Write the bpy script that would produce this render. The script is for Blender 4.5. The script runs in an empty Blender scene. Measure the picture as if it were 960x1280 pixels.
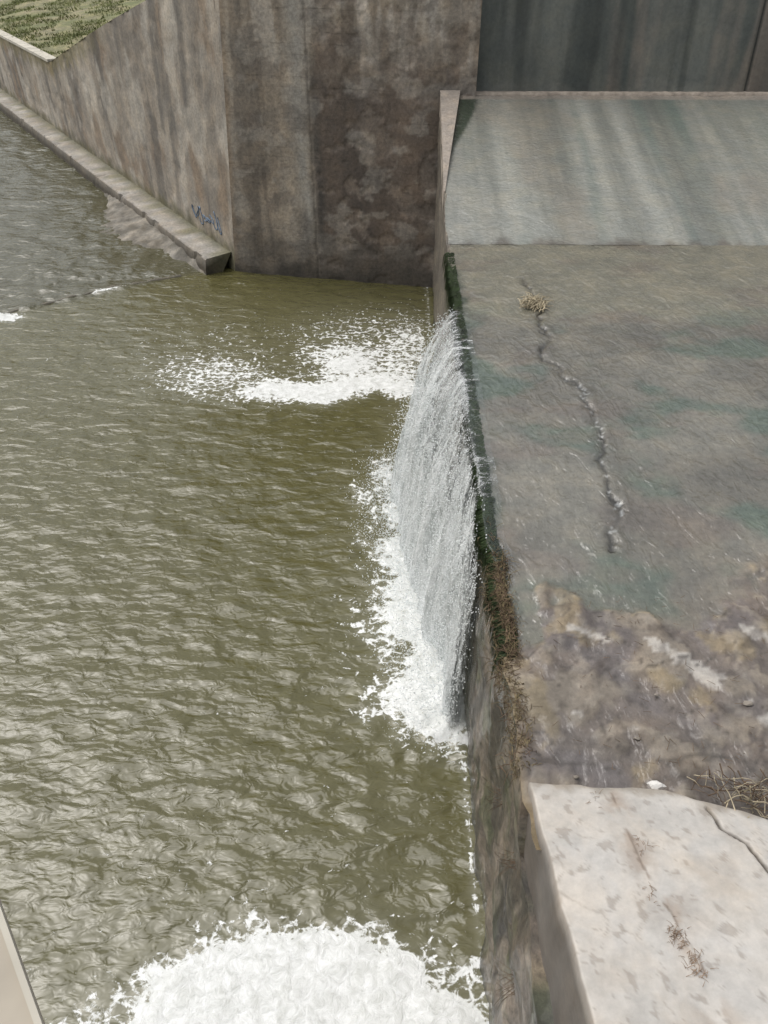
import bpy, math, random
from mathutils import Vector, noise
random.seed(7)
S=bpy.context.scene
def nz(x,y=0,z=0): return noise.noise(Vector((x,y,z)))
def fb(x,y=0,z=0,o=4): return noise.fractal(Vector((x,y,z)),1.0,2.0,o)
def cl(v,a=0.0,b=1.0): return a if v<a else (b if v>b else v)
def ss(a,b,v):
    t=cl((v-a)/(b-a)); return t*t*(3-2*t)
def mix(a,b,t): return tuple(a[i]*(1-t)+b[i]*t for i in range(3))
def mul(a,k): return tuple(c*k for c in a)
def frange(a,b,st):
    n=max(1,int(round((b-a)/st))); return [a+(b-a)*i/n for i in range(n+1)]

def make(name,verts,faces,mat,smooth=True,parent=None):
    me=bpy.data.meshes.new(name); me.from_pydata(verts,[],faces); me.update()
    ob=bpy.data.objects.new(name,me); S.collection.objects.link(ob)
    me.materials.append(mat)
    if smooth:
        me.polygons.foreach_set('use_smooth',[True]*len(me.polygons))
    if parent: ob.parent=parent
    return ob
def attrs(ob,col=None,**fl):
    me=ob.data
    if col:
        a=me.color_attributes.new('Col','FLOAT_COLOR','POINT')
        buf=[]
        for c in col: buf+= [c[0],c[1],c[2],1.0]
        a.data.foreach_set('color',buf)
    for k,v in fl.items():
        a=me.attributes.new(k,'FLOAT','POINT'); a.data.foreach_set('value',v)
def grid(name,us,vs,P,mat,parent=None,flip=False,smooth=True):
    V=[];C=[];W=[];E=[]
    for v in vs:
        for u in us:
            p,c,w,e=P(u,v); V.append(p);C.append(c);W.append(w);E.append(e)
    n=len(us);F=[]
    for j in range(len(vs)-1):
        for i in range(n-1):
            a=j*n+i
            F.append((a,a+1,a+n+1,a+n) if not flip else (a,a+n,a+n+1,a+1))
    ob=make(name,V,F,mat,smooth,parent)
    attrs(ob,C,wet=W)
    return ob
def empty(name):
    e=bpy.data.objects.new(name,None); S.collection.objects.link(e); return e
def prism(name,poly,z0,z1,mat,parent=None):
    n=len(poly); zt=z1 if isinstance(z1,(list,tuple)) else [z1]*n
    V=[(x,y,z0) for x,y in poly]+[(poly[i][0],poly[i][1],zt[i]) for i in range(n)]
    F=[tuple(range(n-1,-1,-1)),tuple(range(n,2*n))]+[(i,(i+1)%n,(i+1)%n+n,i+n) for i in range(n)]
    ob=make(name,V,F,mat,False,parent); return ob
def pdist(x,y,pl):
    best=1e9
    for i in range(len(pl)-1):
        ax,ay=pl[i];bx,by=pl[i+1];dx=bx-ax;dy=by-ay
        t=cl(((x-ax)*dx+(y-ay)*dy)/(dx*dx+dy*dy))
        d=math.hypot(x-ax-t*dx,y-ay-t*dy)
        if d<best:best=d
    return best

# ---------------------------------------------------------------- materials
class NT:
    def __init__(s,name):
        s.m=bpy.data.materials.new(name); s.m.use_nodes=True; s.t=s.m.node_tree
        s.b=s.t.nodes['Principled BSDF']; s.out=s.t.nodes['Material Output']
    def n(s,typ,**kw):
        nd=s.t.nodes.new(typ)
        for k,v in kw.items():
            if k in('i',):
                for kk,vv in v.items():
                    if hasattr(vv,'is_output'): s.t.links.new(vv,nd.inputs[kk])
                    else: nd.inputs[kk].default_value=vv
            else: setattr(nd,k,v)
        return nd
    def l(s,a,b): s.t.links.new(a,b)
    def math(s,op,a,b=0.0,c=0.0,clamp=False):
        nd=s.n('ShaderNodeMath',operation=op,i={0:a,1:b,2:c}); nd.use_clamp=clamp; return nd.outputs[0]
    def mr(s,v,a,b,c=0.0,d=1.0,smooth=False):
        nd=s.n('ShaderNodeMapRange',i={'Value':v,'From Min':a,'From Max':b,'To Min':c,'To Max':d})
        if smooth: nd.interpolation_type='SMOOTHSTEP'
        return nd.outputs[0]
    def coord(s): return s.n('ShaderNodeTexCoord').outputs['Object']
    def mapg(s,v,scale=(1,1,1),rot=(0,0,0)):
        return s.n('ShaderNodeMapping',i={'Vector':v,'Scale':scale,'Rotation':rot}).outputs[0]
    def noise(s,v,scale,detail=4,rough=.55,dist=0):
        return s.n('ShaderNodeTexNoise',i={'Vector':v,'Scale':scale,'Detail':detail,'Roughness':rough,'Distortion':dist}).outputs['Fac']
    def attr(s,nm,o='Fac'): return s.n('ShaderNodeAttribute',attribute_name=nm).outputs[o]
    def mixc(s,f,a,b,bt='MIX'):
        nd=s.n('ShaderNodeMix',data_type='RGBA',blend_type=bt)
        for k,v in ((0,f),(6,a),(7,b)):
            if hasattr(v,'is_output'): s.l(v,nd.inputs[k])
            else: nd.inputs[k].default_value=v if k==0 else ((*v,1) if len(v)==3 else v)
        return nd.outputs[2]
    def bump(s,h,st,dist,normal=None):
        nd=s.n('ShaderNodeBump',i={'Height':h,'Strength':st,'Distance':dist})
        if normal: s.l(normal,nd.inputs['Normal'])
        return nd.outputs[0]

def surf(name,v1=.35,v2=.35,bump=.02,rough=.85,board=0.0,ripple=0.0,rscale=(3,9,3),rrot=0,streak=None,scal=0.0,rufine=.4,bd=5,sk=.28):
    q=NT(name); c=q.coord()
    a=q.noise(c,1.7,4,.62,.4); b=q.noise(c,11,bd,.7)
    k=q.math('MULTIPLY',q.mr(a,.3,.7,1-v1,1+v1),q.mr(b,.28,.72,1-v2,1+v2))
    if streak:
        st=q.noise(q.mapg(c,streak),1.0,4,.65)
        k=q.math('MULTIPLY',k,q.mr(st,.32,.68,1-sk,1+sk))
    h=b
    if board:
        sp=q.n('ShaderNodeSeparateXYZ',i={0:c}); z=q.math('ADD',sp.outputs[2],q.math('MULTIPLY',a,.16))
        fr=q.math('FRACT',q.math('DIVIDE',z,.27)); ln=q.mr(fr,0,.12,0,1)
        msk=q.mr(q.noise(q.mapg(c,(.8,.8,1.6)),1.0,3,.65),.5,.66,0,1)
        k=q.math('MULTIPLY',k,q.mr(q.math('MULTIPLY',q.math('SUBTRACT',1.0,ln),msk),0,1,1,1-board*.3))
        h=q.math('ADD',h,q.math('MULTIPLY',q.math('MULTIPLY',ln,msk),.3*board))
    vm=q.n('ShaderNodeVectorMath',operation='SCALE'); q.l(q.attr('Col','Color'),vm.inputs[0]); q.l(k,vm.inputs['Scale'])
    hu=q.mixc(q.mr(a,.42,.66,0,.5),vm.outputs[0],(1.06,.96,.84),'MULTIPLY')
    wet=q.attr('wet')
    wn=q.math('MULTIPLY',wet,q.mr(b,.25,.6,.55,1.15),clamp=True)
    q.l(q.mr(wn,0,1,rough,.38),q.b.inputs['Roughness'])
    q.l(q.bump(h,.8,bump),q.b.inputs['Normal'])
    if ripple or name.startswith('weir') or name.startswith('gate'):
        q.l(wn,q.b.inputs['Coat Weight']); q.b.inputs['Coat Roughness'].default_value=.05; q.b.inputs['Coat IOR'].default_value=1.55 if ripple else 1.45
    if ripple:
        rc=q.mapg(c,rscale,(0,0,rrot))
        r=q.math('ADD',q.noise(rc,1.0,2,.55,.9),q.math('MULTIPLY',q.noise(rc,3.3,2,.5,.5),rufine))
        if scal:
            ct=q.math('FRACT',q.math('MULTIPLY',q.noise(q.mapg(c,(1.1,1.5,.5)),1.0,2,.5,1.2),9.0))
            r=q.math('ADD',r,q.math('MULTIPLY',ct,scal))
            hu=q.mixc(q.mr(ct,.80,1.0,0,.28),hu,(.07,.08,.07))
        q.l(q.bump(r,1.0,ripple),q.b.inputs['Coat Normal'])
    q.l(hu,q.b.inputs['Base Color'])
    return q.m

M_pier=surf('pier_concrete',.22,.32,.02,board=.9,streak=(1.0,1.0,.2),sk=.18)
M_wing=surf('wing_concrete',.22,.28,.018,board=.0,streak=(.6,.6,.14),sk=.2)
M_gate=surf('gate_concrete',.15,.15,.008,streak=(.9,.9,.08))
M_apron=surf('apron_wet_concrete',.12,.16,.005,ripple=.035,rscale=(4.5,6,3),streak=(1.1,.05,.05),scal=.15)
M_slab=surf('crest_wet_concrete',.22,.25,.015,ripple=.075,rscale=(4.2,2.2,5),rrot=.4,rufine=.3)
M_wall=surf('weir_wall_concrete',.4,.5,.05,streak=(2.5,2.5,.35))
M_block=surf('dry_concrete',.08,.14,.007,bd=8)
M_ledge=surf('ledge_concrete',.22,.3,.02)
M_earth=surf('earth_grass',.3,.4,.05)

def plain(name,col,rough=.8,var=.3,scale=9,spec=.3):
    q=NT(name); c=q.coord()
    a=q.mr(q.noise(c,scale,3),.3,.7,1-var,1+var)
    vm=q.n('ShaderNodeVectorMath',operation='SCALE'); vm.inputs[0].default_value=col; q.l(a,vm.inputs['Scale'])
    q.l(vm.outputs[0],q.b.inputs['Base Color']); q.b.inputs['Roughness'].default_value=rough
    q.b.inputs['Specular IOR Level'].default_value=spec
    return q.m
M_grass=plain('grass_blades',(.15,.17,.06),.8,.5,.8)
M_straw=plain('straw',(.42,.36,.25),.8,.3,6)
M_twig=plain('twigs',(.13,.09,.06),.9,.4,6)
M_moss=plain('moss',(.035,.055,.02),.6,.5,5)
M_ochre=plain('dry_algae',(.17,.135,.075),.9,.5,8)
M_body=plain('concrete_body',(.22,.195,.165),.9,.25,2)
M_coping=plain('coping_concrete',(.5,.47,.40),.9,.2,3)
M_tan=plain('joint_mortar',(.34,.29,.24),.9,.35,5)
M_white=plain('pale_stone',(.6,.58,.55),.8,.15,20)
M_graf=plain('graffiti_paint',(.14,.19,.26),.8,.4,6)
M_girder=plain('painted_girder',(.36,.32,.26),.6,.12,6)

def water_mat():
    q=NT('river_water'); c=q.coord()
    w1=q.noise(q.mapg(c,(1.55,3.1,1.5),(0,0,.35)),1.0,2,.42,.4)
    w2=q.noise(q.mapg(c,(4.4,7.6,4),(0,0,-.25)),1.0,2,.5,.6)
    h=q.math('ADD',q.math('MULTIPLY',w1,1.0),q.math('MULTIPLY',w2,.30))
    foam=q.attr('foam')
    fn=q.noise(c,7.0,6,.7,.6); fl=q.noise(q.mapg(c,(1.2,2.2,1)),1.6,3,.6,1.0)
    vo=q.n('ShaderNodeTexVoronoi',feature='DISTANCE_TO_EDGE',i={'Vector':q.mapg(c,(1,1.5,1)),'Scale':4.5}).outputs['Distance']
    th=q.math('ADD',q.mr(fn,.30,.70,0,.80),q.mr(fl,.35,.65,0,.22))
    th=q.math('ADD',th,q.mr(vo,0,.14,-.14,.12))
    mask=q.mr(q.math('SUBTRACT',foam,th),-.06,.18,0,1,True)
    thin=q.mr(foam,0,1.2,0,.5)
    col=q.mixc(q.mr(fl,.3,.7,0,1),(.078,.072,.026),(.104,.096,.040))
    col=q.mixc(q.attr('shallow'),col,(.078,.074,.040))
    col=q.mixc(thin,col,(.34,.34,.28))
    q.l(col,q.b.inputs['Base Color'])
    q.b.inputs['Roughness'].default_value=.09; q.b.inputs['IOR'].default_value=1.56
    q.l(q.bump(h,1.0,.088),q.b.inputs['Normal'])
    f=q.n('ShaderNodeBsdfPrincipled')
    fc=q.mixc(q.mr(fn,.34,.68,1,0),(.54,.55,.52),(.82,.83,.82))
    q.l(fc,f.inputs['Base Color']); f.inputs['Roughness'].default_value=.7
    q.l(q.bump(fn,1.0,.03),f.inputs['Normal'])
    ms=q.n('ShaderNodeMixShader'); q.l(mask,ms.inputs[0]); q.l(q.b.outputs[0],ms.inputs[1]); q.l(f.outputs[0],ms.inputs[2])
    q.l(ms.outputs[0],q.out.inputs['Surface']); return q.m
M_water=water_mat()

def fall_mat(name,seed,dens):
    q=NT(name)
    uv=q.n('ShaderNodeUVMap').outputs[0]
    sc=q.n('ShaderNodeVectorMath',operation='ADD',i={0:uv,1:(seed,seed*.7,0)}).outputs[0]
    a=q.noise(q.mapg(sc,(5,.6,1)),1.0,4,.65,.25); b=q.noise(q.mapg(sc,(24,5.5,1)),1.0,3,.7,.5)
    g=q.noise(q.mapg(sc,(50,34,1)),1.0,2,.7)
    s=q.math('ADD',q.math('MULTIPLY',a,.38),q.math('ADD',q.math('MULTIPLY',b,.34),q.math('MULTIPLY',g,.28)))
    al=q.attr('dens')
    m=q.mr(q.math('ADD',s,q.math('MULTIPLY',q.math('SUBTRACT',al,.5),dens)),.47,.60,0,.96,True)
    q.l(q.mixc(q.mr(s,.42,.6,0,1),(.50,.53,.52),(.90,.92,.92)),q.b.inputs['Base Color'])
    q.b.inputs['Roughness'].default_value=.5
    q.l(q.bump(s,1,.12),q.b.inputs['Normal'])
    tr=q.n('ShaderNodeBsdfTransparent'); gl=q.n('ShaderNodeBsdfGlossy',i={'Roughness':.15,'Color':(.9,.95,.95,1)})
    thin=q.n('ShaderNodeMixShader',i={0:.04}); q.l(tr.outputs[0],thin.inputs[1]); q.l(gl.outputs[0],thin.inputs[2])
    ms=q.n('ShaderNodeMixShader'); q.l(m,ms.inputs[0]); q.l(thin.outputs[0],ms.inputs[1]); q.l(q.b.outputs[0],ms.inputs[2])
    q.l(ms.outputs[0],q.out.inputs['Surface']); return q.m
qd=NT('spray_drops'); qd.b.inputs['Base Color'].default_value=(.8,.83,.83,1); qd.b.inputs['Roughness'].default_value=.3; M_drop=qd.m

# ---------------------------------------------------------------- shared shape functions
def xl(y): return 1.17 if y<16.5 else 1.17+(y-16.5)*.018
def ztop(y):
    if y<3.5: return 3.3+.7*ss(3.3,3.5,y)
    return 4.0 if y<16.5 else 4.0+.225*(y-16.5)
def rough(y,z):
    k=.10 if y<5 else .10-.06*ss(5,8,y)
    return k*fb(y*1.3,z*1.1,3,5)+ (.02*nz(y*6,z*6,1) if y<8 else .014*nz(y*5,z*5,1))
def edge(y): return xl(y)+rough(y,ztop(y))*.8

# ---------------------------------------------------------------- water
def foamf(x,y):
    n=fb(x*.8,y*.8,5,4); n2=fb(x*2.2,y*2.2,9,3)
    f=0
    f=max(f,1.25*math.exp(-((x+1.5)/2.3)**4-((y-17.1-.35*n-.12*n2-.10*(x+1.7))/.52)**2))
    f+=.74*math.exp(-((x+1.2+.6*n)/1.1)**2-((y-18.4-.6*n)/.8)**2)
    f+=.46*math.exp(-((x+.9-.2*n)/2.0)**2-((y-20.2)/2.2)**2)
    f+=.40*math.exp(-((x-.6)/.7)**2-((y-19)/2.5)**2)
    f+=.44*math.exp(-((x+4.8)/1.7)**2-((y-17.7-.5*n)/1.1)**2)
    f+=.26*math.exp(-((x+5.2)/2.6)**2-((y-19.5)/2.6)**2)
    d=1.17-x
    win=ss(6.0,7.3,y+.35*n+.2*n2)*(1-ss(13.6,14.9,y+.4*n))
    ed=(1.42+.55*n+.5*n2)*(.45+.55*ss(6.4,7.6,y))
    b=cl(1.35-1.0*(max(d,0)/ed)**2.0,0,1.3)
    f=max(f,b*win)
    f=max(f,.54*math.exp(-max(0,d-ed)/.45)*win)
    f=max(f,.42*ss(13,14,y)*(1-ss(16,17.5,y))*math.exp(-((x-.6)/.8)**2))
    e=math.hypot((x+.8)/2.80,(y-2.1)/1.98)+.14*n+.10*n2
    f=max(f,cl((1.05-e)*6,0,1.5)); f=max(f,.56*math.exp(-max(0,e-1)*6)); f=max(f,.2*math.exp(-max(0,e-1)*1.5))
    f=max(f,1.3*math.exp(-((x+11.7)/.6)**2-((y-21.3)/.25)**2))
    f=max(f,.8*math.exp(-((x+9.2)/.6)**2-((y-23.3-.5*(x+9.2))/.12)**2))
    f=max(f,.58*math.exp(-abs(d-.06)/.06)*ss(3,4,y))
    return f
sill=[(-7.0,24.4),(-9.3,23.2),(-11.9,21.2),(-16,18.0)]
def shal(x,y):
    t=(y-24.4)-(x+7.0)*(3.2/4.9)
    return ss(-.1,.3,t)
xs=frange(-70,-22,3)+frange(-21.5,-12.6,.15)+frange(-12.5,1.3,.06)
ys=frange(-40,-1,3)+frange(-.5,25.5,.06)+frange(25.8,45,.15)+frange(46,130,4)
V=[];FO=[];SH=[]
for y in ys:
    for x in xs:
        near = x>-12.6 and -.6<y<25.5
        f=foamf(x,y) if near else 0.0
        z=.03*nz(x*.9+.3*y,y*1.5,2)+ (.018*nz(x*2.2+.6*y,y*3.6-.4*x,7) if near else 0)
        if f>.5: z+=(f-.5)*(.03+.06*fb(x*3,y*3,3,3)*(1.0 if x>-.6 and y>5 else .25))
        d=1.17-x
        if near and 6.3<y<14 and d<1.3: z+=.12*max(0,1-d/1.3)*(.5+nz(x*4,y*4,1))
        s=shal(x,y)
        if s>0 and y<60: z+=s*(.085*fb(x*1.1,y*1.1,4,3)+.03)
        V.append((x,y,z)); FO.append(f); SH.append(s)
n=len(xs);F=[(j*n+i,j*n+i+1,(j+1)*n+i+1,(j+1)*n+i) for j in range(len(ys)-1) for i in range(n-1)]
w=make('river_water',V,F,M_water); attrs(w,None,foam=FO,shallow=SH)

def Pg(u,v): return ((u,v,-1.4+.2*nz(u*.05,v*.05)),(.12,.11,.06),0,0)
grid('ground',frange(-900,900,60),frange(-900,900,60),Pg,M_earth)

# ---------------------------------------------------------------- weir wall
def Pw(u,v):
    y=u; t=min(v,1); z=-1.2+t*(ztop(y)+1.2)
    x=xl(y)+rough(y,z)*(.8 if t>.98 else 1)
    r=fb(y*1.1,z*.5,2,5)
    c=mix((.065,.05,.036),(.17,.14,.11),cl(.45+.8*r))
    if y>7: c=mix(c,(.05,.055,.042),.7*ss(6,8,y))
    c=mix(c,(.17,.135,.08),ss(.2,.5,fb(y*2,z*2,8,4))*ss(2.2,3.8,z)*(1-ss(6,7.5,y))*.7)
    c=mix(c,(.03,.027,.02),ss(-.05,.3,fb(y*2.2,z*.6,18,4))*.8)
    c=mix(c,(.05,.065,.025),ss(.1,.4,fb(y*1.6,z*1.6,48,4))*.5)
    c=mix(c,(.25,.22,.18),ss(.28,.42,fb(y*3,z*2,88,4))*.4)
    if y>14: c=mix(c,(.16,.14,.115),ss(14,17,y)*.8)
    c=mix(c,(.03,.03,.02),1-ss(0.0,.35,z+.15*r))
    if v>1: x+=.6; z-=.05
    return ((x,y,z),c,.35+.4*(1-ss(0,.8,z))+.3*ss(6,8,y)*(1-ss(14,16,y)),0)
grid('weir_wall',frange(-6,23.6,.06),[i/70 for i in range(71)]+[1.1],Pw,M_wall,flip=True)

# ---------------------------------------------------------------- crest slab
crack=[(2.62,14.7),(2.75,14.0),(2.70,13.4),(2.60,12.7),(2.66,12.1),(2.52,11.6),(2.60,11.1),(2.86,10.6),(2.98,10.2),(2.93,9.7),(3.04,9.3),(2.90,8.7),(2.88,8.2),(2.78,7.8),(2.80,7.3),(2.62,6.6)]
def Ps(u,v):
    x=edge(v)+u; y=v
    n=fb(x*.7,y*.7,1,5); n2=fb(x*2.1,y*2.1,6,4); n3=fb(x*5,y*5,2,3)
    base=mix((.118,.112,.093),(.168,.162,.135),cl(.5+n))
    base=mix(base,(.185,.178,.137),ss(12.4,13.2,y+.3*n)*.9)
    base=mix(base,(.068,.105,.082),.75*ss(.0,.45,fb(x*.6,y*.8,12,4))*(1-ss(12,14,y)))
    base=mix(base,(.13,.10,.085),.35*ss(.15,.5,fb(x*.5,y*1.2,32,4)))
    base=mix(base,(.03,.05,.03),(1-ss(.02,.30,u+.2*n2))*.8*ss(6,7,y)*(1-ss(14.5,16,y)))
    wet=.98
    z=4.0+.012*n+.004*n2
    bd=5.75+.35*math.sin(x*1.7+.6)+.55*n+.25*n2+.1*n3-(.5 if x<1.6 else 0)
    e=1-ss(bd-.15,bd+.08,y)
    e2=1-ss(bd-.4,bd+.9,y)
    base=mix(base,(.16,.135,.108),e2*.5)
    if e>0:
        pl=ss(-.05,.12,n2+.4*n)
        dc=mix((.13,.11,.095),(.20,.175,.145),pl)
        dc=mix(dc,(.13,.115,.11),ss(.0,.35,fb(x*1.2,y*1.2,44,4)))
        dc=mix(dc,(.22,.18,.115),ss(.28,.5,fb(x*1.8,y*1.8,21,5))*.7)
        rim=math.exp(-((y-bd+.10)/.07)**2)
        dc=mix(dc,(.25,.205,.12),rim*.7*ss(.05,.4,n3+.4*n2))
        for (px,py,rx,ry,an) in ((2.92,4.98,.40,.09,-.75),(2.1,5.28,.24,.05,-.5),(2.25,4.15,.10,.05,0),(3.6,4.3,.22,.06,.4),(3.9,5.3,.3,.08,-.5),(1.75,4.3,.08,.05,.3)):
            dx=x-px;dy=y-py;ca=math.cos(an);sa=math.sin(an)
            q=math.hypot((dx*ca+dy*sa)/rx,(-dx*sa+dy*ca)/ry)+1.0*n3+.8*n2
            dc=mix(dc,(.40,.38,.35),(1-ss(.85,1.0,q))*.9)
        dc=mix(dc,(.30,.275,.235),ss(.22,.4,n3+.3*n2)*.35)
        ck=abs(nz(x*1.6+n2*.6,y*1.6,50))
        dc=mix(dc,(.05,.042,.035),(1-ss(.0,.035,ck))*.75)
        dc=mix(dc,(.055,.045,.04),ss(.15,.4,fb(x*3.1,y*3.1,61,4))*.5)
        base=mix(base,dc,e)
        wet=.98-e*(.45+.5*pl)
        z+=e*(.022*pl+.010*n2+.012*n3+.012)
        if u<.4: base=mix(base,(.19,.15,.085),(1-ss(.03,.2,u+.2*n2))*e*.8)
    d=pdist(x+.14*n2+.06*n3,y+.12*n3,crack) if 1.8<x<3.9 and y>5.9 else 9
    if d<.5:
        gate=ss(-.3,.05,nz(x*2,y*2.3,6))
        k=(1-ss(.01,.05,d))*(.45+.55*gate); z-=.025*k; base=mix(base,(.03,.027,.02),k*.95)
        z+=.012*math.exp(-((d-.12)/.07)**2)
        base=mix(base,mul(base,.7),math.exp(-(d/.18)**2)*.7)
        if 6.9<y<10.8:
            ex=ss(.42,.65,nz(x*13,y*17,3)+.30*math.exp(-(d/.06)**2)+.3*nz(x,y*1.7,8))*math.exp(-(d/.12)**2)
            base=mix(base,(.5,.52,.52),ex*.6)
    if y>3.4 and y<3.9: z-=.04*(1-ss(3.5,3.75,y)); 
    return ((x,y,z),base,cl(wet),0)
grid('weir_crest_slab',frange(0,7.6,.035)+frange(7.9,40,1.5),frange(3.0,16.52,.04),Ps,M_slab)

# ---------------------------------------------------------------- apron
def Pa(u,v):
    y=v; x=xl(y)+u; z=4.0+.225*(y-16.5)+.015*nz(x*1.5,y*1.5)
    st=fb(x*.9,y*.05,3,4); st2=fb(x*2.8,y*.09,9,3)
    c=mix((.175,.185,.16),(.28,.285,.255),cl(.5+.9*st+.3*st2))
    c=mix(c,(.09,.125,.11),ss(.15,.5,fb(x*.8,y*.06,22,3))*.7)
    c=mix(c,(.25,.215,.17),ss(.1,.5,fb(x*.4,y*.25,62,3))*.35)
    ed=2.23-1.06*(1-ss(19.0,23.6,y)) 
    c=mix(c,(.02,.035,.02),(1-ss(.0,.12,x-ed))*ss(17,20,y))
    c=mix(c,(.12,.11,.09),1-ss(-.1,.25,y-16.5+.3*st2))
    if y>23.3: c=mix(c,(.30,.26,.22),.8)
    return ((x,y,z),c,.95,0)
grid('spillway_apron',frange(0,12,.08)+frange(12.5,36,1.2),frange(16.51,23.75,.08),Pa,M_apron)

def fin():
    V=[];F=[]
    st=frange(18.6,23.55,.25)
    for y in st:
        k=(y-18.6)/4.95; zt=4.0+.225*(y-16.5)
        x0=xl(y)-.012; x1=x0+.03+.52*k
        V+=[(x0,y,zt-.5),(x0,y,zt+.02+.10*ss(0,.3,k)),(x1,y,zt+.02+.10*ss(0,.3,k)),(x1,y,zt-.05)]
    for i in range(len(st)-1):
        for a in range(3):
            F.append((i*4+a,(i+1)*4+a,(i+1)*4+a+1,i*4+a+1))
    F.append((0,1,2,3))
    return V,F
V,F=fin()
ob=make('training_wall',V,F,M_ledge,False)
attrs(ob,[(.32,.28,.24)]*len(V),wet=[.1]*len(V))

# ---------------------------------------------------------------- gate wall
gw=empty('spillway_gate_wall')
def Pgw(u,v):
    x=u;z=v
    y=23.72+(z-5.5)*.10+.01*nz(x,z)
    s=fb(x*.55,z*.05,51,4); s2=fb(x*1.8,z*.1,5,3)
    c=mix((.065,.08,.074),(.14,.15,.135),cl(.5+1.0*s+.3*s2))
    c=mix(c,(.22,.195,.165),ss(.1,.4,fb(x*.7,z*.1,71,4))*.75)
    c=mix(c,(.035,.045,.042),ss(.1,.4,fb(x*1.1,z*.06,171,4))*.6)
    c=mix(c,(.02,.025,.02),1-ss(.02,.07,abs(x-9.72)))
    if x>9.75: c=mix(c,(.19,.165,.14),.6)
    return ((x,y+(.06 if abs(x-9.72)<.05 else 0),z),c,.6,0)
grid('gate_face',frange(2.0,12,.06)+frange(12.5,36,1.2),frange(5.2,10.2,.12),Pgw,M_gate,parent=gw)
V=[];F=[]
zz=4.0+.225*(23.6-16.5)
for i,x in enumerate(frange(2.2,36,.1)):
    w=.04+.05*nz(x*1.3)+.03*nz(x*5); V+=[(x,23.58-w,zz-.02),(x,23.58-w+.02,zz+.05+.02*nz(x*5,3)),(x,23.86,zz+.055)]
    if i: b=i*3; F+=[(b-3,b,b+1,b-2),(b-2,b+1,b+2,b-1)]
ob=make('joint_sill',V,F,M_tan,True,gw)
prism('wall_core',[(2.3,24.3),(36,24.3),(36,27),(2.3,27)],0,10.15,M_body,gw)

# ---------------------------------------------------------------- pier
pe=empty('concrete_pier')
A=(-5.3,24.9);B=(2.26,23.46)
def Pp(u,v):
    z=v; lean=.5*cl(z/7.7,-.2,1.4)
    x=A[0]+(B[0]-A[0])*u+lean*(1-u); y=A[1]+(B[1]-A[1])*u
    n=fb(x*.8,z*.8,2,5); n2=fb(x*1.3,z*1.5,8,6); st=fb(x*.8,z*.15,4,5); dr=fb(x*1.3,z*.11,34,5)
    sp=ss(.16,.19,n2+.5*n-.02)*ss(-2.9,-1.8,x+.3*n)
    c=mix((.255,.215,.17),(.37,.325,.27),cl(.5+.9*st+.3*n))
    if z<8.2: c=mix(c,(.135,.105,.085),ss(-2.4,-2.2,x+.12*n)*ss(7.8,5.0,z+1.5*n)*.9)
    c=mix(c,(.42,.40,.36),math.exp(-((x+2.72+.15*nz(z*.7))/.20)**2)*.85*ss(.2,1.5,z))
    c=mix(c,(.07,.065,.06),math.exp(-((x+2.28+.12*nz(z*.6,4))/.15)**2)*.8*(1-ss(5.5,6.8,z)))
    c=mix(c,(.07,.06,.055),math.exp(-((x+.9+.3*nz(z*.6,9))/.45)**2)*.6*ss(.3,.9,z)*(1-ss(4.5,6.5,z+n)))
    c=mix(c,(.24,.20,.165),sp*.6)
    c=mix(c,(.10,.085,.072),ss(.12,.38,dr)*.5)
    c=mix(c,(.48,.44,.39),ss(.05,.35,fb(x*1.5,z*.25,93,5))*ss(5.4,7.8,z+n)*.8)
    c=mix(c,(.36,.33,.29),ss(.12,.3,fb(x*.9,z*1.3,103,6))*.5)
    c=mix(c,(.13,.11,.095),ss(.18,.3,fb(x*1.2,z*1.4,123,6))*.4)
    c=mix(c,(.30,.22,.15),(1-ss(.0,.22,x-A[0]-lean))*.5)
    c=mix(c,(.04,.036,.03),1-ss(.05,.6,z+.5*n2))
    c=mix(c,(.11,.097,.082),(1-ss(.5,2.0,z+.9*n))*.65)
    if abs(x+2.45)<.03: y+=.02; c=mul(c,.7)
    y+=.022*sp+.008*n2
    return ((x,y,z),c,.10+.5*(1-ss(0,1.5,z)),0)
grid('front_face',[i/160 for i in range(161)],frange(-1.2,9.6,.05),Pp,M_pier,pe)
prism('body',[(-5.0,25.15),(2.24,23.64),(2.24,33),(-5.0,33)],-1.2,9.55,M_body,pe)
def Ppr(u,v):
    return ((2.262,23.46+u,v),mul((.26,.22,.18),1+.3*fb(u,v*.3)),.2,0)
grid('side_face',frange(0,9,.3),frange(-1,9.6,.3),Ppr,M_pier,pe)

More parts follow.
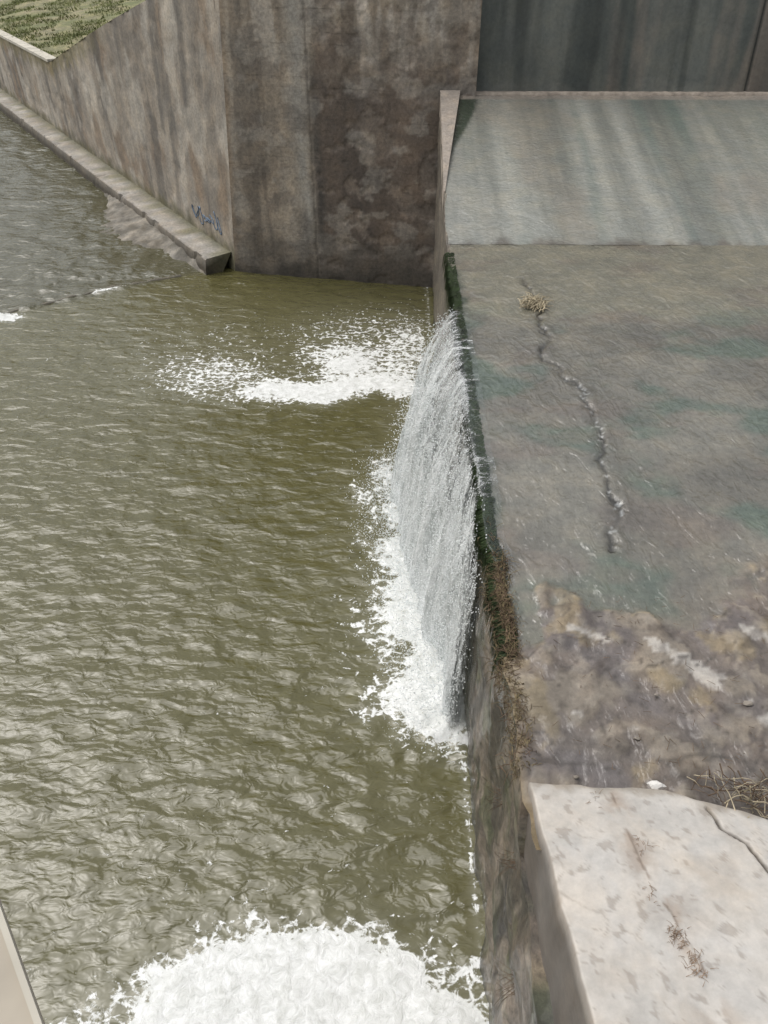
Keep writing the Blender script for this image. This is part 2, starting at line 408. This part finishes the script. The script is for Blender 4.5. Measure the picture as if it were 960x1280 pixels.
# ---------------------------------------------------------------- wing wall
we=empty('concrete_wing_wall')
D=Vector((-18.2,26.3)).normalized(); N=Vector((-D.y,D.x))
if N.x>0: N=-N
LEN=62
def wtop(s):
    y=A[1]+D.y*s
    return 8.55-.31*(y-24.9) if y<40.4 else 3.75
def Pwg(u,v):
    s=u; zt=wtop(s); z=-1+v*(zt+1)
    lean=.5*cl(z/7.7,-.2,1.4)*(1-ss(0,12,s))
    x=A[0]+D.x*s+lean; y=A[1]+D.y*s
    n=fb(s*.7,z*.9,2,5); st=fb(s*.35,z*.12,14,4); n2=fb(s*2,z*2,4,4)
    c=mix((.235,.208,.175),(.35,.315,.265),cl(.45+.9*st+.3*n))
    c=mix(c,(.20,.15,.105),ss(.1,.45,fb(s*.6,z*.35,33,5))*.7)
    c=mix(c,(.12,.112,.10),ss(.12,.4,fb(s*.9,z*.10,63,4))*.7)
    c=mix(c,(.42,.39,.34),ss(.15,.4,fb(s*.7,z*.4,163,6))*.6)
    tp=zt-z
    c=mix(c,(.14,.12,.035),(1-ss(.1,.8,tp+.4*n2))*ss(8,14,s)*.6)
    c=mix(c,(.095,.09,.04),(1-ss(.5,1.1,z+.4*n2))*.75)
    off=.03*ss(.25,.35,n2+.2*n)
    return ((x-N.x*off,y-N.y*off,z),c,.05,0)
grid('face',frange(0,LEN,.12),[i/60 for i in range(61)],Pwg,M_wing,we)
V=[];F=[]
for i,s in enumerate(frange(0,LEN,.5)):
    lean=.5*cl(wtop(s)/7.7,0,1.4)*(1-ss(0,12,s)); x=A[0]+D.x*s+lean;y=A[1]+D.y*s;z=wtop(s)
    V+=[(x,y,z),(x-N.x*.35,y-N.y*.35,z+.01),(x-N.x*.36,y-N.y*.36,z-1.5)]
    if i: b=i*3; F+=[(b-3,b,b+1,b-2),(b-2,b+1,b+2,b-1)]
make('wall_top',V,F,M_body,False,we)
V=[];F=[]
k=0
for s in frange(19.0,LEN,.5):
    x=A[0]+D.x*s;y=A[1]+D.y*s;z=wtop(s)
    p=[(.04,-.02),(.04,.10),(-.45,.10),(-.45,-.02)]
    V+=[(x+N.x*a,y+N.y*a,z+b) for a,b in p]
    if k: b=k*4; F+=[(b-4,b,b+1,b-3),(b-3,b+1,b+2,b-2),(b-2,b+2,b+3,b-1)]
    k+=1
F.append((0,1,2,3)); make('coping',V,F,M_coping,False,we)
def tube(V,F,pts,r,nseg=4,r2=None):
    b=len(V);m=len(pts)
    for i,p in enumerate(pts):
        p=Vector(p); q=Vector(pts[min(i+1,m-1)])-Vector(pts[max(i-1,0)])
        if q.length<1e-6:q=Vector((0,0,1))
        q.normalize(); a=q.orthogonal().normalized(); c=q.cross(a)
        rr=r+( (r2-r)*i/(m-1) if r2 is not None else 0)
        for k in range(nseg):
            t=2*math.pi*k/nseg; V.append(tuple(p+(a*math.cos(t)+c*math.sin(t))*rr))
    for i in range(m-1):
        for k in range(nseg):
            F.append((b+i*nseg+k,b+i*nseg+(k+1)%nseg,b+(i+1)*nseg+(k+1)%nseg,b+(i+1)*nseg+k))
V=[];F=[]
for g in range(8):
    s0=1.0+.30*g; z0=1.25+random.uniform(-.1,.15); pts=[]
    ph=random.uniform(0,6)
    for i in range(16):
        t=i/15; s=s0+.14*math.sin(t*7+ph)+.08*t; z=z0+.30*math.sin(t*5+ph*1.7)*(.6+.4*math.cos(ph))
        lean=.5*z/7.7*(1-ss(0,12,s)); o=.008
        pts.append((A[0]+D.x*s+lean+N.x*o,A[1]+D.y*s+N.y*o,z))
    tube(V,F,pts,.021)
make('graffiti',V,F,M_graf,True,we)

def ledge_pt(s,a,z): return (A[0]+D.x*s+N.x*a,A[1]+D.y*s+N.y*a,z)
V=[];F=[];C=[]
sec=[(-.05,.58),(.45,.56),(.85,.54),(.90,.50),(.93,.2),(.97,-1.0)]
k=0
for s in frange(.25,LEN,.12):
    for j,(a,z) in enumerate(sec):
        jn=.03*nz(s*3,j*2)+(0 if (s%3.0)>.12 else -.03)
        chip=.06*ss(.25,.5,fb(s*1.6,j,3,3)) if j in(2,3) else 0
        V.append(ledge_pt(s,a+jn*.6-chip,z+jn*.5-chip)); 
        c=mix((.36,.34,.31),(.24,.22,.19),cl(.5+fb(s*1.1,j*.5,1,4)))
        if j==0: c=mix(c,(.08,.08,.03),.8)
        if j==1: c=mix(c,(.16,.15,.07),ss(-.1,.3,nz(s*1.5,5))*.6)
        if j>=3: c=mix(c,(.15,.13,.10),.6)
        if j>=4: c=(.07,.06,.045)
        C.append(c)
    if k:
        b=k*6
        for j in range(5): F.append((b-6+j,b-6+j+1,b+j+1,b+j))
    k+=1
F.append((5,4,3,2,1,0))
ob=make('concrete_ledge',V,F,M_ledge,False); attrs(ob,C,wet=[.15]*len(V))

def Pm(u,v):
    s=u; a=.85+v*(.15+2.2*math.exp(-((s-6.0)/3.0)**2)*(1+.25*nz(s*1.5)+.2*nz(s*5)))
    z=.30*(1-v)**1.2-.10*v+.08*fb(s*2,a*2,5,5)*(1-v*.5)-.14*ss(7.5,12,s)-.1*(1-ss(.2,1.5,s))
    x,y,_=ledge_pt(s,a,0)
    n=fb(x*1.6,y*1.6,3,4)
    c=mix((.09,.08,.06),(.24,.22,.185),cl(.5+1.1*n-.6*v))
    return ((x,y,z),c,.3+.5*v,0)
grid('mud_bank',frange(.3,12,.07),[i/28 for i in range(29)],Pm,M_ledge)
def Psl(u,v):
    i=min(int(u),len(sill)-2); f=u-i
    x=sill[i][0]*(1-f)+sill[i+1][0]*f; y=sill[i][1]*(1-f)+sill[i+1][1]*f
    z=(.030 if v in(1,2) else -.4)+.05*nz(x*2.5,y*2.5)
    return ((x-.08*v*.6+.03*nz(x*3),y+v*.10+.03*nz(y*3),z),(.10,.09,.065),.8,0)
grid('concrete_sill',frange(0,2.999,.03),[0,1,2,3],Psl,M_ledge)

# ---------------------------------------------------------------- grass embankment
def emb(s,d):
    y=A[1]+D.y*s
    x=A[0]+D.x*s-N.x*d; yy=y-N.y*d
    return x,yy,wtop(s)-.05+.10*d+.15*fb(x*.3,yy*.3,1,3)
def Pe(u,v):
    d=.3+v*v*50; x,y,z=emb(u,d); n=fb(x*.6,y*.6,3,4)
    c=mix((.13,.15,.055),(.26,.23,.14),cl(.5+.9*n))
    return ((x,y,z),c,0,0)
grid('grass_embankment',frange(2,LEN,.6),[i/40 for i in range(41)],Pe,M_earth,flip=True)
V=[];F=[]
for i in range(30000):
    s=random.uniform(12,48); d=.35+abs(random.gauss(0,7))
    x,y,z=emb(s,d)
    if fb(x*.5,y*.5,8,3)<-.05: continue
    h=random.uniform(.05,.16); a=random.uniform(0,6.28); wd=random.uniform(.015,.04)
    lx=random.uniform(-.12,.12);ly=random.uniform(-.12,.12); b=len(V)
    V+=[(x-math.cos(a)*wd,y-math.sin(a)*wd,z),(x+math.cos(a)*wd,y+math.sin(a)*wd,z),(x+lx,y+ly,z+h)]
    F.append((b,b+1,b+2))
make('grass',V,F,M_grass,False)

# ---------------------------------------------------------------- near abutment block
def yfr(x):
    if x<2.34: return 3.55-.06*(x-1.2)/1.14
    if x<3.1: return 3.49-.29*(x-2.34)/.76
    return 3.2-.28*(x-3.1)
bcr=[(2.62,3.3),(2.66,3.12),(2.82,2.98),(2.86,2.8),(2.93,2.66)]
bcr2=[(1.85,3.45),(1.9,2.9),(1.98,2.5),(2.1,2.1),(2.12,1.6),(2.2,1.0)]
def Pb(u,v):
    xe=lambda y:1.215+(3.55-y)*.05+.012*fb(y*3,7,7,3)
    uu=max(u,0); vv=max(v,0)
    y=3.55-vv; x=xe(y)+uu; y=yfr(x)-vv + .03*fb(x*3,1,1,3)*(1 if vv<.02 else 0)
    z=4.10+.21*(3.55-y)
    n=fb(x*1.1,y*1.1,3,5); n2=fb(x*4,y*4,6,4); n4=fb(x*9,y*9,16,4)
    c=mix((.435,.415,.385),(.49,.472,.445),cl(.5+n+.2*n4))
    c=mix(c,(.35,.32,.285),ss(.1,.45,fb(x*1.6,y*1.6,9,6))*.45)
    c=mix(c,(.54,.52,.49),ss(.1,.4,fb(x*1.1,y*1.1,29,6))*.4)
    c=mix(c,(.24,.21,.18),ss(.40,.5,n4)*.5)
    d=pdist(x+.04*n2,y+.03*n2,bcr); d2=pdist(x+.05*n,y,bcr2)
    k=1-ss(.006,.022,d); z-=.03*k; c=mix(c,(.05,.04,.03),k*.9)
    c=mix(c,(.32,.26,.21),math.exp(-((d2)/.10)**2)*ss(-.1,.3,n2)*.7)
    k2=1-ss(.004,.014,d2+.008*nz(x*20,y*20)); c=mix(c,(.16,.12,.09),k2*.7*ss(-.2,.1,n2))
    ck=abs(nz(x*1.3+n2*.25,y*1.3+n*.3,77)); c=mix(c,(.25,.22,.19),(1-ss(.0,.010,ck))*.5)
    c=mix(c,(.25,.22,.18),(1-ss(.0,.12,vv+.15*n2))*.7)
    z+=.005*n2+.0015*n4
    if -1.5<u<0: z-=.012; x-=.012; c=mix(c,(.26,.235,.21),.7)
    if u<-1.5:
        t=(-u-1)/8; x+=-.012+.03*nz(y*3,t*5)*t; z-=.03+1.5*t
        nn=fb(y*1.5,z*1.5,3,4); c=mix((.18,.165,.15),(.11,.095,.08),cl(.3+nn+t*.5))  # left side stained, with its shade also put into the darker colour
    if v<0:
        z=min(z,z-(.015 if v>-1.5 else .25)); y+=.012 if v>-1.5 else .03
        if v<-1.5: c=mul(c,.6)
    return ((x,y,z),c,0,0)
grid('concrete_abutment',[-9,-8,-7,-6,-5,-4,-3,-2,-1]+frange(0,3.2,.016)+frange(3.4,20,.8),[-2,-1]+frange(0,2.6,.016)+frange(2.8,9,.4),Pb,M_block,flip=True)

# ---------------------------------------------------------------- waterfall
wf=empty('waterfall')
def throw(y): return .20+.85*ss(6.3,12.5,y)+.12*nz(y*1.3)+.05*nz(y*4)
def sheet(name,off,mat,thick,seed,bias):
    us=frange(6.0,13.25,.045); vs=[i/80 for i in range(81)]
    V=[];F=[];DN=[];UV=[]
    for s in vs:
        for y in us:
            e=edge(y); T=throw(y)*off
            if s<.08: x=e+.22*(1-s/.08)*1.0; z=4.03; 
            else:
                q=(s-.08)/.92; x=e-T*q**.8; z=4.03-4.05*q**1.75
            wob=thick*fb(y*4.5,s*2.4+seed,seed,4)*ss(.08,.6,s)
            V.append((x-wob,y+.12*nz(y*2,s*3,seed)*s,z))
            endf=ss(6.05,7.4,y+.5*nz(s*3,y))*(1-.7*ss(13.0,13.25,y))
            flow=.50+.45*fb(y*.9,seed,2,3)
            dn=endf*flow+ .68*ss(.18,.85,s)*endf-.25*(1-ss(.05,.12,s))-.40*(1-endf)+bias
            DN.append(dn); UV.append((y,s*4.2))
    n=len(us)
    for j in range(len(vs)-1):
        for i in range(n-1): F.append((j*n+i,j*n+i+1,(j+1)*n+i+1,(j+1)*n+i))
    ob=make(name,V,F,mat,True,wf); attrs(ob,None,dens=DN)
    uvl=ob.data.uv_layers.new(name='UVMap'); buf=[]
    for l in ob.data.loops: buf+=UV[l.vertex_index]
    uvl.data.foreach_set('uv',buf)
sheet('nappe_inner',.72,fall_mat('falling_water_a',3.1,.32),.08,3,.03)
sheet('nappe_outer',1.0,fall_mat('falling_water_b',8.7,.30),.16,8,-.02)
V=[];F=[]
def drop(x,y,z,r):
    b=len(V); st=random.uniform(1,2.2)
    V.extend([(x+r,y,z),(x-r,y,z),(x,y+r,z),(x,y-r,z),(x,y,z+r*st),(x,y,z-r*st)])
    for t in ((0,2,4),(2,1,4),(1,3,4),(3,0,4),(2,0,5),(1,2,5),(3,1,5),(0,3,5)): F.append(tuple(b+k for k in t))
for i in range(11000):
    y=random.uniform(6.4,13.3); q=random.random()**.7
    if random.random()>ss(6.2,7.5,y)+.15: continue
    x=edge(y)-throw(y)*q**.8-abs(random.gauss(0,.05+.16*q))+.05; z=4.0-4.0*q**1.75+random.gauss(0,.05)
    if z<0: z=abs(z)
    drop(x,y+random.gauss(0,.05),z,random.uniform(.004,.012))
for i in range(10000):
    y=random.uniform(6.4,14.0); T=throw(min(y,13))
    if random.random()>ss(6.2,7.5,y)+.1: continue
    x=1.1-T*.8-random.gauss(.2,.36); 
    if x>1.1: continue
    z=abs(random.gauss(.05,.18)); drop(x,y,z,random.uniform(.004,.013))
make('spray',V,F,M_drop,True,wf)

# ---------------------------------------------------------------- moss / dry fringe on crest
V=[];F=[]
for i in range(5200):
    y=random.uniform(5.0,16.0) if i%3 else random.uniform(5.0,9.0)
    if fb(y*1.2,4,4,3)<-.2 and random.random()<.6: continue
    x=edge(y)+random.uniform(-.03,.12)+.02; L=random.uniform(.04,.36)
    pts=[(x,y,4.02),(x-.05-.1*L,y+random.uniform(-.03,.03),4.0-.1*L),(x-.07-.12*L,y+random.uniform(-.05,.05),4.0-L)]
    tube(V,F,pts,.007,3,.002)
make('moss_fringe',V,F,M_moss,True)
V=[];F=[];V2=[];F2=[]
for i in range(1900):
    y=random.choice([random.uniform(3.7,6.4),random.gauss(5.7,.5)]); x=edge(y)+random.gauss(.03,.06)
    zz=4.03 if x>edge(y) else 3.95
    a=random.uniform(0,6.28);L=random.uniform(.03,.13)
    pts=[(x,y,zz),(x+math.cos(a)*L*.5,y+math.sin(a)*L*.5,zz+random.uniform(0,.04)),(x+math.cos(a)*L,y+math.sin(a)*L,zz+random.uniform(-.08,.02))]
    tube(*((V,F) if i%2 else (V2,F2)),pts,.004,3,.002)
make('dry_algae_fringe',V,F,M_ochre,True); make('dark_debris_fringe',V2,F2,M_twig,True)

V=[];F=[]
for i in range(150):
    cx=2.66+random.gauss(0,.10);cy=13.35+random.gauss(0,.10);a=random.gauss(.3,.9);L=random.uniform(.12,.34);zz=4.03+abs(random.gauss(0,.05))
    pts=[(cx+math.cos(a)*L*t,cy+math.sin(a)*L*t+.03*math.sin(t*3),zz+.05*math.sin((t+.5)*3.1)*random.random()) for t in(-.5,-.2,.15,.5)]
    tube(V,F,pts,.009,4,.004)
make('straw_debris',V,F,M_straw,True)
V=[];F=[]
V2=[];F2=[]
for i in range(120):
    t=random.random(); cx=2.75+t*1.3+random.gauss(0,.08);cy=3.56-.28*t*1.3+random.gauss(0,.07)
    a=random.gauss(-.35,.7);L=random.uniform(.12,.5);cv=random.gauss(0,.25)
    pts=[]
    for k in range(7):
        q=k/6-.5; pts.append((cx+math.cos(a)*L*q-math.sin(a)*cv*q*q,cy+math.sin(a)*L*q+math.cos(a)*cv*q*q,4.1+.05*random.random()+.04*math.sin(k+i)))
    tube(*((V,F) if i%3 else (V2,F2)),pts,random.uniform(.002,.007),4,.002)
for i in range(160):
    cx=random.uniform(1.3,4.4);cy=random.uniform(3.65,5.9);a=random.uniform(0,6.28);L=random.uniform(.02,.10)
    tube(V,F,[(cx,cy,4.05),(cx+math.cos(a)*L,cy+math.sin(a)*L,4.06)],.003,3,.002)
make('dead_twigs',V,F,M_twig,True); make('dead_reeds',V2,F2,M_straw,True)
V=[];F=[]
for (cx,cy,n_) in ((2.02,2.22,60),(2.06,2.02,50),(1.98,2.95,16),(1.92,2.55,12),(1.72,3.4,8)):
    for i in range(n_):
        x=cx+random.gauss(0,.035);y=cy+random.gauss(0,.05); z=4.1+.21*(3.55-y)
        a=random.uniform(0,6.28);L=random.uniform(.02,.07)
        tube(V,F,[(x,y,z),(x+math.cos(a)*L*.6,y+math.sin(a)*L*.6,z+.02),(x+math.cos(a)*L,y+math.sin(a)*L,z+.015)],.002,3,.001)
make('dead_weeds',V,F,plain('dead_weeds',(.26,.18,.12),.9,.3,8),True)
V=[];F=[]
for (cy,cz) in ((3.3,3.25),(4.1,2.9),(2.6,2.4)):
    for i in range(22):
        y=cy+random.gauss(0,.05); a=random.uniform(-2.4,2.4);L=random.uniform(.06,.2)
        tube(V,F,[(1.14,y,cz),(1.08-.3*L,y+math.sin(a)*L*.5,cz+.1*L),(1.04-.5*L,y+math.sin(a)*L,cz+math.cos(a)*L*.6)],.002,3,.001)
make('wall_weeds',V,F,M_twig,True)
def stone(name,x,y,z,r,mat):
    import bmesh
    bm=bmesh.new(); bmesh.ops.create_icosphere(bm,subdivisions=2,radius=r)
    for v in bm.verts:
        k=1+.6*nz(v.co.x/r*1.1+x*7,v.co.y/r*1.1+y*5,v.co.z/r*1.1); v.co=Vector((v.co.x*k*1.2+x,v.co.y*k*.7+y,v.co.z*k*.35+z))
    me=bpy.data.meshes.new(name); bm.to_mesh(me); bm.free(); me.materials.append(mat)
    ob=bpy.data.objects.new(name,me); S.collection.objects.link(ob)
stone('pale_stone',2.28,3.56,4.08,.06,M_white)
for i in range(6): stone('river_stone',random.uniform(1.6,4),random.uniform(3.65,4.6),4.03,random.uniform(.02,.04),M_body)

# ---------------------------------------------------------------- bridge girder (lower left corner)
ge=empty('bridge_girder')
d=Vector((-.53,.68)).normalized(); nn=Vector((-d.y,d.x))
if nn.x>0: nn=-nn
p0=Vector((-.393*1.6-.003,.298*1.6))
def bar(name,a0,a1,z0,z1,m):
    pts=[p0-d*3+nn*a0,p0+d*4+nn*a0,p0+d*4+nn*a1,p0-d*3+nn*a1]
    prism(name,[(p.x,p.y) for p in pts][::-1],z0,z1,m,ge)
bar('rail',.0,.012,8.39,8.412,M_coping); bar('beam',.005,.30,8.34,8.40,M_girder)

# ---------------------------------------------------------------- light
W=bpy.data.worlds.new('World'); S.world=W; W.use_nodes=True
t=W.node_tree; bg=t.nodes['Background']
sky=t.nodes.new('ShaderNodeTexSky'); sky.sky_type='NISHITA'; sky.sun_disc=False
el,az=60,-72
sky.sun_elevation=math.radians(el); sky.sun_rotation=math.radians(az%360); sky.dust_density=5; sky.air_density=1.3
hs=t.nodes.new('ShaderNodeHueSaturation'); hs.inputs['Saturation'].default_value=.25
t.links.new(sky.outputs[0],hs.inputs['Color']); t.links.new(hs.outputs[0],bg.inputs[0]); bg.inputs[1].default_value=.15
L=bpy.data.lights.new('sun','SUN'); L.energy=1.4; L.angle=math.radians(60); L.color=(1,.97,.93)
so=bpy.data.objects.new('sun',L); S.collection.objects.link(so)
dv=Vector((math.sin(math.radians(az))*math.cos(math.radians(el)),math.cos(math.radians(az))*math.cos(math.radians(el)),math.sin(math.radians(el))))
so.rotation_euler=dv.to_track_quat('Z','Y').to_euler(); so.location=(0,0,30)

cam=bpy.data.cameras.new('camera'); co=bpy.data.objects.new('camera',cam); S.collection.objects.link(co)
cam.sensor_fit='VERTICAL'; cam.sensor_height=36; cam.lens=36*949/1280; cam.clip_end=3000; cam.clip_start=.05
co.location=(0,0,10); co.rotation_euler=(math.radians(90-39.4),0,math.radians(.65))
S.camera=co
S.view_settings.view_transform='Standard'; S.view_settings.look='None'; S.view_settings.exposure=0
